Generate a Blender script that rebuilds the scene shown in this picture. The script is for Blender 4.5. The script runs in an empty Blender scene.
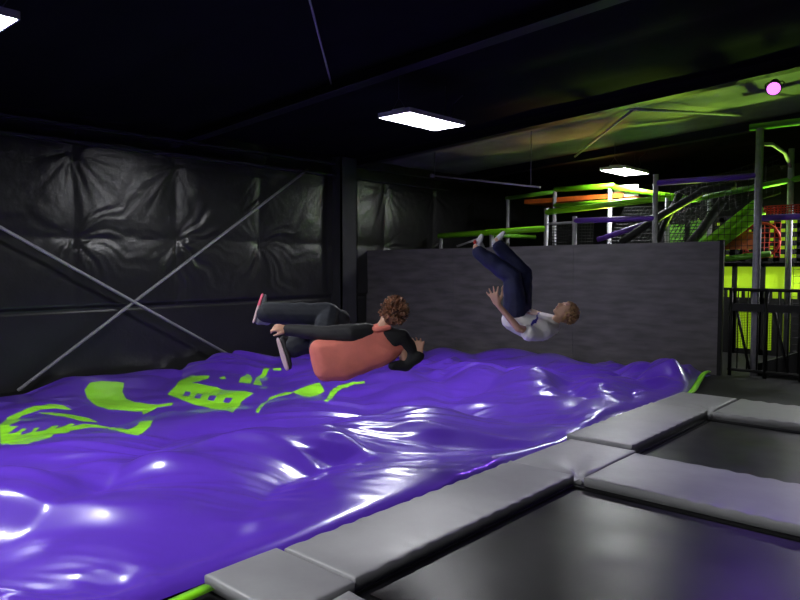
import bpy, bmesh, math, random
import numpy as np
from mathutils import Vector, Matrix, Quaternion
random.seed(4)
sc = bpy.context.scene
C = sc.collection
PI = math.pi
V = Vector

# ------------------------------------------------------------------ scene set-up
sc.view_settings.view_transform = 'Standard'
sc.view_settings.look = 'None'
sc.view_settings.gamma = 1
sc.view_settings.use_curve_mapping = False
sc.view_settings.exposure = 0.0
YAW = math.radians(42)
cam = bpy.data.cameras.new('camera')
cam.sensor_width = 36
cam.lens = 36 * 690 / 800
cam.clip_start = 0.05
camo = bpy.data.objects.new('camera', cam)
C.objects.link(camo)
camo.location = (0, 0, 1.7)
camo.rotation_euler = (PI / 2 - math.atan(36 / 690), 0, YAW)
sc.camera = camo
w = bpy.data.worlds.new('world')
sc.world = w
w.use_nodes = True
w.node_tree.nodes['Background'].inputs[0].default_value = (0.55, 0.6, 0.8, 1)
w.node_tree.nodes['Background'].inputs[1].default_value = 0.012

# ------------------------------------------------------------------ noise
_rng = np.random.RandomState(7)
_perm = np.tile(_rng.permutation(256), 3)
_ang = _rng.rand(256) * 2 * np.pi
_gx, _gy = np.cos(_ang), np.sin(_ang)

def perlin(x, y, seed=0):
    x = np.asarray(x, float) + seed * 17.13
    y = np.asarray(y, float) + seed * 5.71
    xi = np.floor(x).astype(int); yi = np.floor(y).astype(int)
    xf = x - xi; yf = y - yi
    u = xf ** 3 * (xf * (xf * 6 - 15) + 10); v = yf ** 3 * (yf * (yf * 6 - 15) + 10)
    def g(ix, iy, dx, dy):
        h = _perm[(_perm[ix & 255] + (iy & 255))]
        return _gx[h] * dx + _gy[h] * dy
    a = g(xi, yi, xf, yf); b = g(xi + 1, yi, xf - 1, yf)
    c = g(xi, yi + 1, xf, yf - 1); d = g(xi + 1, yi + 1, xf - 1, yf - 1)
    return (a + u * (b - a)) * (1 - v) + (c + u * (d - c)) * v * 1.0

def sstep(a, b, x):
    t = np.clip((x - a) / (b - a), 0, 1)
    return t * t * (3 - 2 * t)

# ------------------------------------------------------------------ materials
def mat(name, col, rough=0.5, metal=0.0, bump=0.0, bscale=30, bstretch=(1, 1, 1), emis=None, estr=0,
        var=0.0, vscale=4, coat=0.0, col2=None, spec=0.5, coatr=0.1, rvar=0.0):
    m = bpy.data.materials.new(name)
    m.use_nodes = True
    nt = m.node_tree; N = nt.nodes; L = nt.links
    b = N['Principled BSDF']
    b.inputs['Base Color'].default_value = (*col, 1)
    b.inputs['Roughness'].default_value = rough
    b.inputs['Metallic'].default_value = metal
    b.inputs['Coat Weight'].default_value = coat
    b.inputs['Coat Roughness'].default_value = coatr
    b.inputs['Specular IOR Level'].default_value = spec
    tc = N.new('ShaderNodeTexCoord')
    mp = N.new('ShaderNodeMapping')
    mp.inputs['Scale'].default_value = bstretch
    L.new(tc.outputs['Object'], mp.inputs['Vector'])
    if bump:
        n = N.new('ShaderNodeTexNoise'); n.inputs['Scale'].default_value = bscale
        n.inputs['Detail'].default_value = 5
        L.new(mp.outputs[0], n.inputs['Vector'])
        bp = N.new('ShaderNodeBump'); bp.inputs['Strength'].default_value = bump
        bp.inputs['Distance'].default_value = 0.02
        L.new(n.outputs['Fac'], bp.inputs['Height'])
        L.new(bp.outputs[0], b.inputs['Normal'])
    if var or col2 or rvar:
        n2 = N.new('ShaderNodeTexNoise'); n2.inputs['Scale'].default_value = vscale
        n2.inputs['Detail'].default_value = 4
        L.new(mp.outputs[0], n2.inputs['Vector'])
        if var or col2:
            r = N.new('ShaderNodeValToRGB')
            c2 = col2 or tuple(max(0, c * (1 - var)) for c in col)
            c1 = col if col2 else tuple(min(1, c * (1 + var)) for c in col)
            r.color_ramp.elements[0].position = 0.35; r.color_ramp.elements[0].color = (*c2, 1)
            r.color_ramp.elements[1].position = 0.65; r.color_ramp.elements[1].color = (*c1, 1)
            L.new(n2.outputs['Fac'], r.inputs[0])
            L.new(r.outputs[0], b.inputs['Base Color'])
        if rvar:
            mr = N.new('ShaderNodeMapRange')
            mr.inputs[1].default_value = 0.3; mr.inputs[2].default_value = 0.7
            mr.inputs[3].default_value = rough - rvar; mr.inputs[4].default_value = rough + rvar
            L.new(n2.outputs['Fac'], mr.inputs[0]); L.new(mr.outputs[0], b.inputs['Roughness'])
    if emis:
        b.inputs['Emission Color'].default_value = (*emis, 1)
        b.inputs['Emission Strength'].default_value = estr
    return m

LIME = (0.26, 0.78, 0.01)
M = {}
M['pad'] = mat('grey_vinyl', (0.285, 0.285, 0.29), 0.42, bump=0.10, bscale=9, var=0.06, vscale=3)
M['padseam'] = mat('grey_vinyl_seam', (0.05, 0.05, 0.052), 0.5)
M['bed'] = mat('black_mesh_fabric', (0.006, 0.006, 0.0065), 0.33, bump=0.06, bscale=160, var=0.25, vscale=2.5, rvar=0.05, spec=0.22)
M['frame'] = mat('black_steel', (0.010, 0.010, 0.011), 0.5, 0.2)
M['floor'] = mat('black_floor', (0.008, 0.008, 0.0085), 0.6, bump=0.1, bscale=40, var=0.4, vscale=3, spec=0.15)
M['wall'] = mat('black_insulation_vinyl', (0.017, 0.017, 0.0172), 0.30, bump=0.16, bscale=14, var=0.15, vscale=2)
M['panel'] = mat('black_painted_panel', (0.017, 0.017, 0.019), 0.6, bump=0.05, bscale=20, var=0.15, vscale=2)
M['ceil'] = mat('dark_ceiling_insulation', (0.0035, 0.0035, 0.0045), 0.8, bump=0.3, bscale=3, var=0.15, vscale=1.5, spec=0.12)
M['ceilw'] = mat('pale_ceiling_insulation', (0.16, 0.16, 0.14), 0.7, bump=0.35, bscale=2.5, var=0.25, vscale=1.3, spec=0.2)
M['steel'] = mat('dark_steel_beam', (0.024, 0.024, 0.027), 0.6, 0.0, var=0.15)
M['rod'] = mat('galvanised_rod', (0.36, 0.36, 0.37), 0.45, 0.15, var=0.1, vscale=20)
M['ply'] = mat('black_stained_plywood', (0.070, 0.064, 0.066), 0.5, bump=0.05, bscale=5, bstretch=(1, 1, 5), var=0.30, vscale=2.0)
M['lampbody'] = mat('white_lamp_housing', (0.6, 0.6, 0.62), 0.4)
M['diff'] = mat('lamp_diffuser', (0.9, 0.9, 0.9), 0.4, emis=(0.95, 0.96, 1.0), estr=82)
M['cord'] = mat('grey_cord', (0.10, 0.10, 0.11), 0.5)
M['lime'] = mat('lime_foam', LIME, 0.42, bump=0.05, bscale=25)
M['dlime'] = mat('green_foam', (0.12, 0.36, 0.02), 0.45, bump=0.05, bscale=25)
M['purplefoam'] = mat('purple_foam', (0.16, 0.06, 0.45), 0.42, bump=0.05, bscale=25)
M['post'] = mat('grey_post', (0.34, 0.33, 0.36), 0.5, bump=0.1, bscale=25, var=0.12, vscale=12)
M['orange'] = mat('orange_deck', (0.70, 0.13, 0.015), 0.5, var=0.1)
M['white'] = mat('white_panel', (0.75, 0.75, 0.70), 0.5)
M['net'] = mat('black_net', (0.012, 0.012, 0.012), 0.7)
M['rednet'] = mat('red_net', (0.45, 0.03, 0.015), 0.6)
M['limewall'] = mat('lime_board_added_glow', (0.50, 0.82, 0.02), 0.5, var=0.06, emis=(0.50, 0.82, 0.02), estr=0.42)  # plain lime board, no lamp; glow added so it looks brightly lit
M['black'] = mat('black_wood', (0.005, 0.005, 0.005), 0.6, spec=0.25)
M['lens'] = mat('magenta_lens', (0.8, 0.3, 0.9), 0.2, emis=(0.85, 0.20, 1.0), estr=2.0)

# ------------------------------------------------------------------ mesh helpers
def link(name, me, m, parent=None, smooth=False):
    o = bpy.data.objects.new(name, me)
    C.objects.link(o)
    if m is not None:
        if isinstance(m, (list, tuple)):
            for k in m: me.materials.append(k)
        else:
            me.materials.append(m)
    if parent is not None: o.parent = parent
    if smooth:
        for p in me.polygons: p.use_smooth = True
    return o

def obj(name, bm, m, parent=None, smooth=False):
    me = bpy.data.meshes.new(name)
    bmesh.ops.recalc_face_normals(bm, faces=bm.faces)
    bm.to_mesh(me); bm.free()
    return link(name, me, m, parent, smooth)

def empty(name, loc=(0, 0, 0), rz=0):
    o = bpy.data.objects.new(name, None)
    C.objects.link(o); o.location = loc; o.rotation_euler = (0, 0, rz)
    o.empty_display_size = 0.1
    return o

def tag(o, label=None, cat=None, group=None, kind=None):
    if label: o['label'] = label
    if cat: o['category'] = cat
    if group: o['group'] = group
    if kind: o['kind'] = kind
    return o

def box(bm, x0, x1, y0, y1, z0, z1, bev=0.0):
    r = bmesh.ops.create_cube(bm, size=1)
    vs = r['verts']
    for v in vs:
        v.co = V(((x0 + x1) / 2 + v.co.x * (x1 - x0), (y0 + y1) / 2 + v.co.y * (y1 - y0), (z0 + z1) / 2 + v.co.z * (z1 - z0)))
    if bev:
        es = list({e for v in vs for e in v.link_edges})
        bmesh.ops.bevel(bm, geom=es, offset=bev, segments=2, affect='EDGES', profile=0.6)

def bxo(name, b, m, parent=None, bev=0.0):
    bm = bmesh.new(); box(bm, *b, bev); return obj(name, bm, m, parent)

def tube(bm, pts, r, seg=10, cap=True):
    pts = [V(p) for p in pts]
    rs = r if isinstance(r, (list, tuple)) else [r] * len(pts)
    rings = []
    up = None
    for i, p in enumerate(pts):
        d = (pts[min(i + 1, len(pts) - 1)] - pts[max(i - 1, 0)]).normalized()
        a = up if up is not None else (V((0, 0, 1)) if abs(d.z) < 0.9 else V((1, 0, 0)))
        s = d.cross(a).normalized(); t = s.cross(d).normalized(); up = t
        rings.append([bm.verts.new(p + (s * math.cos(k * 2 * PI / seg) + t * math.sin(k * 2 * PI / seg)) * rs[i]) for k in range(seg)])
    for a, b in zip(rings, rings[1:]):
        for k in range(seg):
            bm.faces.new((a[k], a[(k + 1) % seg], b[(k + 1) % seg], b[k]))
    if cap:
        bm.faces.new(rings[0][::-1]); bm.faces.new(rings[-1])

def tubo(name, pts, r, m, parent=None, seg=10):
    bm = bmesh.new(); tube(bm, pts, r, seg); return obj(name, bm, m, parent, True)

def grid_mesh(name, P):
    """P: (n, m, 3) array -> mesh"""
    n, k, _ = P.shape
    me = bpy.data.meshes.new(name)
    idx = np.arange(n * k).reshape(n, k)
    q = np.stack([idx[:-1, :-1], idx[1:, :-1], idx[1:, 1:], idx[:-1, 1:]], -1).reshape(-1, 4)
    me.vertices.add(n * k); me.vertices.foreach_set('co', P.reshape(-1).astype(np.float32))
    me.loops.add(q.size); me.loops.foreach_set('vertex_index', q.reshape(-1).astype(np.int32))
    me.polygons.add(len(q)); me.polygons.foreach_set('loop_start', (np.arange(len(q)) * 4).astype(np.int32))
    me.polygons.foreach_set('loop_total', np.full(len(q), 4, np.int32))
    me.update(calc_edges=True)
    me.polygons.foreach_set('use_smooth', np.ones(len(q), bool))
    return me

# ------------------------------------------------------------------ the hall
XW = -10.5
def roof_z(x): return 3.9 + 0.06 * (x - XW)
FZ = -0.10

tag(bxo('floor', (-11.2, 5, -3, 20.2, -0.3, FZ), M['floor']), kind='structure')

# left wall: black vinyl insulation pinched at the seams
ny, nz = 570, 130
yy = np.linspace(-3, 17.0, ny)[:, None] * np.ones((1, nz))
zz = np.linspace(FZ, 3.9, nz)[None, :] * np.ones((ny, 1))
seams = [4.39 + 1.68 * k for k in range(-4, 8)]
GIRT = 2.09
disp = 0.025 * perlin(yy * 0.9, zz * 0.9, 3)
dmin = np.full(yy.shape, 9.0)
for s in seams:
    dmin = np.minimum(dmin, np.abs(yy - s))
disp += 0.035 * (1 - np.exp(-dmin / 0.16)) + 0.025 * (1 - np.exp(-np.abs(zz - GIRT) / 0.2))
for k, s in enumerate(seams):
    dy = yy - s; dz = zz - GIRT
    r = np.sqrt(dy * dy + dz * dz) + 1e-4
    th = np.arctan2(dz, dy) + 0.35 * perlin(r * 2.2, 0 * r + k * 3.1, k)
    str_ = (0.5, 0.7, 0.6, 0.8, 0.9, 1.15, 0.8, 0.35, 0.6, 0.7, 0.6, 0.5)[k]
    ct, st = np.cos(th), np.sin(th)
    sector = 0.18 + 0.82 * sstep(-0.15, 0.5, perlin(ct * 1.6 + k * 5, st * 1.6, k + 40) + 0.35 * ct - 0.30 * st)
    amp = np.exp(-r / 0.50) * sstep(0.0, 0.22, r) * sector * str_
    rid = 1 - 2.0 * np.abs(perlin(ct * 4.2 + k * 7, st * 4.2 + 0.25 * r, k + 20))
    disp += 0.075 * amp * (rid - 0.3)
    dz2 = zz - 3.35
    r2 = np.sqrt(dy * dy + dz2 * dz2) + 1e-4
    c2, s2 = dy / r2, dz2 / r2
    disp += 0.035 * np.exp(-r2 / 0.35) * sstep(0, 0.12, r2) * (1 - 2 * np.abs(perlin(c2 * 4 + k * 3, s2 * 4, k + 60)))
disp += 0.007 * np.abs(perlin(yy * 3 + zz, zz * 2.3 - yy, 9))
up = sstep(1.01, 1.08, zz)
low = 0.004 * perlin(yy * 1.5, zz * 1.5, 5)
disp = disp * up + (low - 0.0) * (1 - up)
disp -= 0.03 * np.exp(-((zz - 1.03) / 0.02) ** 2)
P = np.stack([XW + disp, yy, zz], -1)
o = link('wall_left', grid_mesh('wall_left', P), M['wall'])
tag(o, kind='structure')
# seam battens on the insulation
for k, s in enumerate(seams[3:9]):
    bm = bmesh.new(); box(bm, XW - 0.02, XW + 0.014, s - 0.012, s + 0.012, 1.05, 3.5)
    tag(obj('trim_%d' % (k + 1), bm, M['panel']), kind='structure')
# back part of the hall
tag(bxo('wall_back', (-11.2, 5, 20.0, 20.2, -0.3, 5.0), M['panel']), kind='structure')
tag(bxo('wall_left_rear', (XW - 0.25, XW - 0.05, 16.9, 20.2, -0.3, 4.2), M['panel']), kind='structure')
tag(bxo('wall_right', (4.8, 5.0, -3, 20.2, -0.3, 5.2), M['panel']), kind='structure')
tag(bxo('wall_front', (-11.2, 5, -3.2, -3.0, -0.3, 5.2), M['panel']), kind='structure')

# ceilings (roof slopes up to the right)
def roof(name, y0, y1, m, lift=0.0):
    nx, nn = 90, max(8, int((y1 - y0) / 0.12))
    xs = np.linspace(-10.9, 5, nx)[:, None] * np.ones((1, nn)); ys = np.linspace(y0, y1, nn)[None, :] * np.ones((nx, 1))
    sag = 0.05 * np.abs(np.sin((ys - y0) * PI / 1.25)) + 0.03 * perlin(xs * 0.8, ys * 1.2, 2)
    zs = 3.9 + 0.06 * (xs - XW) + lift - sag + 0.03
    o = link(name, grid_mesh(name, np.stack([xs, ys, zs], -1)), m)
    return tag(o, kind='structure')
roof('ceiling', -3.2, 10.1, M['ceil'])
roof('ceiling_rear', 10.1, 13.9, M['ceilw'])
roof('ceiling_far', 13.9, 20.2, M['ceil'])

def rafter(name, y, depth):
    bm = bmesh.new()
    for (w0, a, b) in ((0.10, -depth, -depth + 0.025), (0.02, -depth, 0.0)):
        vs = []
        for x in (-10.45, 4.9):
            for dy in (-w0, w0):
                for dz in (a, b):
                    vs.append(bm.verts.new((x, y + dy, roof_z(x) + dz)))
        for f in ((0, 1, 3, 2), (4, 6, 7, 5), (0, 4, 5, 1), (2, 3, 7, 6), (0, 2, 6, 4), (1, 5, 7, 3)):
            bm.faces.new([vs[i] for i in f])
    return tag(obj(name, bm, M['frame']), kind='structure')
rafter('trim_11', 6.3, 0.17)
rafter('trim_12', 10.15, 0.19)
rafter('trim_13', 13.8, 0.18)
# eave strut along the wall head
bm = bmesh.new()
box(bm, XW, XW + 0.20, -3, 13.2, 3.46, 3.50); box(bm, XW, XW + 0.05, -3, 13.2, 3.50, 3.72); box(bm, XW, XW + 0.16, -3, 13.2, 3.70, 3.74)
tag(obj('trim_14', bm, M['steel']), kind='structure')
# steel column in the wall
bm = bmesh.new()
box(bm, XW, XW + 0.32, 9.55, 9.58, FZ, 3.85); box(bm, XW, XW + 0.32, 9.97, 10.0, FZ, 3.85); box(bm, XW + 0.28, XW + 0.32, 9.55, 10.0, FZ, 3.85)
tag(obj('trim_15', bm, M['steel']), kind='structure')

# X brace on the wall
def brace(a, b, label):
    o = tubo('brace_rod', [a, b], 0.024, M['rod'])
    return tag(o, label, 'brace', 'diagonal brace rods on the wall')
brace((XW + 0.17, 3.52, -0.06), (XW + 0.17, 8.80, 3.52), 'grey diagonal wall brace rod rising from the lower left to the upper right')
brace((XW + 0.235, 1.2, 3.44), (XW + 0.235, 7.15, -0.02), 'grey diagonal wall brace rod falling from the left edge down behind the airbag')
# roof rods
o = tubo('roof_rod', [(-3.5, 2.74, 4.14), (-7.3, 6.72, 4.075)], 0.012, M['rod'])
tag(o, 'thin dark tie rod slanting under the black ceiling at top centre', 'rod')
for a, b, lb in (((-7.2, 13.6, 4.0), (-4.4, 10.4, 4.16), 'thin rod crossing the green-lit ceiling from lower left to upper right'),
                 ((-4.7, 10.4, 4.12), (-3.6, 12.6, 4.2), 'thin rod crossing the green-lit ceiling beside the purple spotlight')):
    tag(tubo('roof_rod', [a, b], 0.022, M['post']), lb, 'rod', 'roof tie rods over the playground')
o = empty('sprinkler_pipe', (-9.0, 11.0, 3.5))
tubo('pipe', [(0, 0, 0), (2.5, 0, -0.42)], 0.018, M['rod'], o)
tubo('end_cap', [(-0.05, 0, 0.01), (0.03, 0, -0.005)], 0.04, M['rod'], o)
tubo('hanger', [(0.05, 0, 0), (0.05, 0, 0.48)], 0.008, M['cord'], o)
tubo('hanger', [(2.3, 0, -0.39), (2.3, 0, 0.63)], 0.008, M['cord'], o)
tag(o, 'thin grey pipe hung under the dark ceiling above the plywood wall', 'pipe')

# ------------------------------------------------------------------ high-bay lamps
def make_lamp():
    t = empty('high_bay_light')
    bm = bmesh.new()
    box(bm, -0.27, 0.27, -0.575, 0.575, 0.025, 0.05); box(bm, -0.11, 0.11, -0.5, 0.5, 0.05, 0.09, 0.01)
    for s in (-1, 1):
        box(bm, s * 0.27 - 0.008, s * 0.27 + 0.008, -0.575, 0.575, -0.012, 0.05)
        box(bm, -0.27, 0.27, s * 0.575 - 0.008, s * 0.575 + 0.008, -0.012, 0.05)
    obj('housing', bm, M['lampbody'], t)
    bm = bmesh.new(); box(bm, -0.258, 0.258, -0.563, 0.563, -0.004, 0.022, 0.004)
    obj('diffuser', bm, M['diff'], t)
    for s in (-1, 1):
        bm = bmesh.new()
        tube(bm, [(-0.12, s * 0.48, 0.07), (0, s * 0.48, 0.22), (0.12, s * 0.48, 0.07)], 0.005, 6)
        tube(bm, [(0, s * 0.48, 0.22), (0, s * 0.48, 0.55)], 0.006, 6)
        obj('hanging_wire', bm, M['cord'], t)
    bm = bmesh.new()
    tube(bm, [(0.05, 0.5, 0.08), (0.09, 0.56, 0.2), (0.03, 0.62, 0.33), (0.12, 0.72, 0.45)], 0.009, 7)
    obj('power_cord', bm, M['cord'], t)
    return t
def copy_tree(o, parent=None):
    c = o.copy(); C.objects.link(c)
    if parent is not None: c.parent = parent
    for ch in o.children: copy_tree(ch, c)
    return c
lamp = make_lamp()
spots = [(-6.0, 7.12, 3.6, 'white panel light hanging from the ceiling at top centre above the airbag'),
         (-6.1, 1.50, 3.6, 'white panel light cut off by the top left edge of the photo'),
         (-6.15, 13.75, 3.6, 'white panel light hanging farthest back over the playground'),
         (-2.0, 13.9, 2.75, 'added unseen white panel light low over the right part of the playground'),  # unseen lamp, added to brighten the lime wall
         (-3.3, -1.2, 3.6, 'added unseen white panel light right behind the camera'),  # unseen lamp, added to light the coral boy's back
         (-0.4, -2.1, 3.6, 'added unseen white panel light nearest the front wall on the trampoline side')]  # unseen lamp, added for frontal light on the boys
for i, (x, y, z, lb) in enumerate(spots):
    t = lamp if i == 0 else copy_tree(lamp)
    t.location = (x, y, z)
    tag(t, lb, 'ceiling light', 'high bay panel lights')

# ------------------------------------------------------------------ stage light
def make_spot():
    t = empty('stage_spotlight')
    tubo('lamp_can', [(0, 0, 0.30), (0, 0, 0.27), (0, 0, 0.12), (0, 0, 0.0), (0, 0, -0.03)], [0.05, 0.085, 0.11, 0.125, 0.13], M['frame'], t, 20)
    bm = bmesh.new(); bmesh.ops.create_circle(bm, cap_ends=True, segments=24, radius=0.11)
    for v in bm.verts: v.co.z = -0.034
    r = bmesh.ops.extrude_face_region(bm, geom=bm.faces[:])
    for v in [g for g in r['geom'] if isinstance(g, bmesh.types.BMVert)]: v.co.z = -0.045
    ln = obj('lens', bm, M['lens'], t)
    bm = bmesh.new()
    pts = [(-0.14, 0, 0.1), (-0.15, 0, 0.25), (-0.12, 0, 0.36), (0.12, 0, 0.36), (0.15, 0, 0.25), (0.14, 0, 0.1)]
    tube(bm, pts, 0.012, 8)
    obj('yoke', bm, M['frame'], t, True)
    return t, ln
sl, _ = make_spot()
sl.location = (-2.44, 9.86, 3.95); sl.scale = (0.72, 0.72, 0.72)
d = V((-1.2, 3.2, 0.2)) - sl.location
sl.rotation_euler = (-d).to_track_quat('Z', 'Y').to_euler()
tag(sl, 'black stage spotlight with glowing magenta lens under the ceiling at right', 'spotlight')
def spot_light(name, loc, target, col, power, ang, blend=0.5, size=0.08):
    l = bpy.data.lights.new(name, 'SPOT'); l.energy = power; l.color = col
    l.spot_size = math.radians(ang); l.spot_blend = blend; l.shadow_soft_size = size
    o = bpy.data.objects.new(name, l); C.objects.link(o)
    o.location = loc
    o.rotation_euler = (V(target) - V(loc)).to_track_quat('-Z', 'Y').to_euler()
    return o
dn = d.normalized()
spot_light('purple_beam', sl.location + dn * 0.10, (-0.9, 5.2, -0.1), (0.28, 0.10, 1.0), 200, 62, 0.8)
# a faint purple wash on the ceiling and beam beside it
spot_light('purple_wash', (-1.3, 9.7, 3.3), (-1.2, 9.4, 4.4), (0.22, 0.06, 1.0), 5, 120, 1.0)
for x, c_, pw in ((-1.6, (0.42, 1.0, 0.12), 120), (-3.2, (0.50, 1.0, 0.10), 260), (-4.7, (0.60, 1.0, 0.08), 260), (-6.3, (1.0, 0.62, 0.12), 130), (-7.8, (0.8, 0.65, 0.3), 40)):
    spot_light('ceiling_uplight', (x, 13.3, 2.1), (x, 13.3 - 2.1 * math.tan(math.radians(40)), 4.2), c_, pw, 54, 0.5)

# ------------------------------------------------------------------ trampolines and pads
def trampoline(x0, x1, y0, y1, label):
    t = empty('trampoline', ((x0 + x1) / 2, (y0 + y1) / 2, FZ))
    cx, cy = (x0 + x1) / 2, (y0 + y1) / 2
    bm = bmesh.new(); box(bm, x0 - cx, x1 - cx, y0 - cy, y1 - cy, 0.002, 0.016)
    obj('jumping_bed', bm, M['bed'], t)
    for b in ((x0 - 0.55, x0 - 0.06, y0 - 0.3, y1 + 0.3), (x1 + 0.06, x1 + 0.5, y0 - 0.3, y1 + 0.3),
              (x0 - 0.06, x1 + 0.06, y0 - 0.48, y0 - 0.06), (x0 - 0.06, x1 + 0.06, y1 + 0.06, y1 + 0.48)):
        bm = bmesh.new(); box(bm, b[0] - cx, b[1] - cx, b[2] - cy, b[3] - cy, 0.002, 0.019)
        obj('frame_beam', bm, M['frame'], t)
    return tag(t, label, 'trampoline', 'sunken trampolines')
trampoline(-2.56, 0.9, 2.60, 4.94, 'black trampoline bed nearest the camera at the lower right')
trampoline(-2.56, 0.9, 6.10, 8.12, 'farther black trampoline bed behind the long crossing pad')

def pad(name_label, x0, x1, y0, y1, ztop=0.0, th=0.075, rise=None, skew=None, wr=0.004, seed=1, long_axis='y', cat='pad', puckers=True):
    """vinyl pad: closed slab with rounded edges, crowned top, puckered seams"""
    nx = max(10, int((x1 - x0) / 0.03)); ny_ = max(10, int((y1 - y0) / 0.03))
    def knots(a, b, n):
        e_ = np.array([0, 0.004, 0.010, 0.022]) / (b - a)
        return np.concatenate([e_, np.linspace(0.04 / (b - a), 1 - 0.04 / (b - a), n), 1 - e_[::-1]])
    u = knots(x0, x1, nx); v = knots(y0, y1, ny_)
    U, W_ = np.meshgrid(u, v, indexing='ij')
    X = x0 + U * (x1 - x0); Y = y0 + W_ * (y1 - y0)
    ex = np.minimum(X - x0, x1 - X); ey = np.minimum(Y - y0, y1 - Y)
    e = np.minimum(ex, ey)
    Z = ztop - 0.010 * np.exp(-e / 0.006) + 0.004 * sstep(0, 0.15, e)
    Z += wr * perlin(X * 2.2, Y * 2.2, seed)
    if puckers:
        t_ = Y if long_axis == 'y' else X
        ee = ex if long_axis == 'y' else ey
        Z += 0.006 * np.exp(-ee / 0.05) * np.sin(t_ * 34 + 3 * perlin(t_ * 3, ee * 0, seed)) * (0.4 + 0.6 * (perlin(t_ * 1.5, ee * 0 + 3, seed) > -0.1))
    if rise is not None: Z = Z + rise(X, Y)
    if skew is not None: X, Y = skew(X, Y)
    top = np.stack([X, Y, Z], -1)
    me = grid_mesh('safety_pad', top)
    bm = bmesh.new(); bm.from_mesh(me); bpy.data.meshes.remove(me)
    cx, cy = (x0 + x1) / 2, (y0 + y1) / 2
    be = [ed for ed in bm.edges if ed.is_boundary]
    r = bmesh.ops.extrude_edge_only(bm, edges=be)
    for g in r['geom']:
        if isinstance(g, bmesh.types.BMVert):
            g.co.z = -0.079
    be2 = [ed for ed in bm.edges if ed.is_boundary]
    bmesh.ops.contextual_create(bm, geom=be2)
    for vv in bm.verts: vv.co -= V((cx, cy, 0))
    for f in bm.faces: f.smooth = len(f.verts) == 4
    o = obj('safety_pad', bm, M['pad'])
    o.location = (cx, cy, 0)
    for p in o.data.polygons:
        n = p.normal
        p.use_smooth = True
    return tag(o, name_label, cat, 'grey trampoline edge pads')

def pinch(px, py, depth, rad, ang=0.9):
    def f(X, Y):
        dx = X - px; dy = Y - py
        r = np.sqrt(dx * dx + dy * dy) + 1e-4
        th = np.arctan2(dy, dx)
        return -depth * np.exp(-r / rad) + depth * 0.75 * np.exp(-r / (rad * 1.3)) * np.sin(th * 5 + 0.4) * sstep(0.0, 0.12, r)
    return f
XO, XI = -3.235, -2.63
pad('grey vinyl corner pad at the bottom edge of the photo, nearest on the airbag side', XO - 0.05, XI + 0.02, 2.04, 2.535, ztop=-0.004, seed=2, puckers=False)
pad('grey vinyl pad sliver at the bottom edge, right of the nearest corner pad', XI + 0.05, 1.0, 1.9, 2.46, ztop=-0.02, seed=3, long_axis='x')
pad('long pale grey vinyl pad along the airbag, in front of the creased corner pad', XO, XI, 2.555, 5.02, ztop=0.0, seed=4)
pad('creased grey vinyl corner pad pinched where three pads meet', XO, XI + 0.06, 5.04, 6.09, ztop=-0.008, seed=5, puckers=False,
    rise=pinch(XI + 0.0, 5.1, 0.05, 0.17))
pad('long grey vinyl pad running right between the two trampoline beds', XI + 0.08, 1.0, 5.03, 6.0, ztop=-0.004, seed=6, long_axis='x')
pad('far grey vinyl pad along the airbag, raised behind the creased corner pad', XO - 0.06, XI, 6.13, 8.22, ztop=0.022, seed=7)
pad('farthest grey vinyl corner pad with a V-shaped crease', XO - 0.06, XI + 0.02, 8.24, 9.24, ztop=0.012, seed=8, puckers=False,
    rise=pinch(XI, 8.32, 0.05, 0.18))
pad('farthest grey vinyl pad running right, behind the far trampoline bed', XI + 0.05, 1.0, 8.24, 9.27, ztop=0.004, seed=9, long_axis='x')

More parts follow.
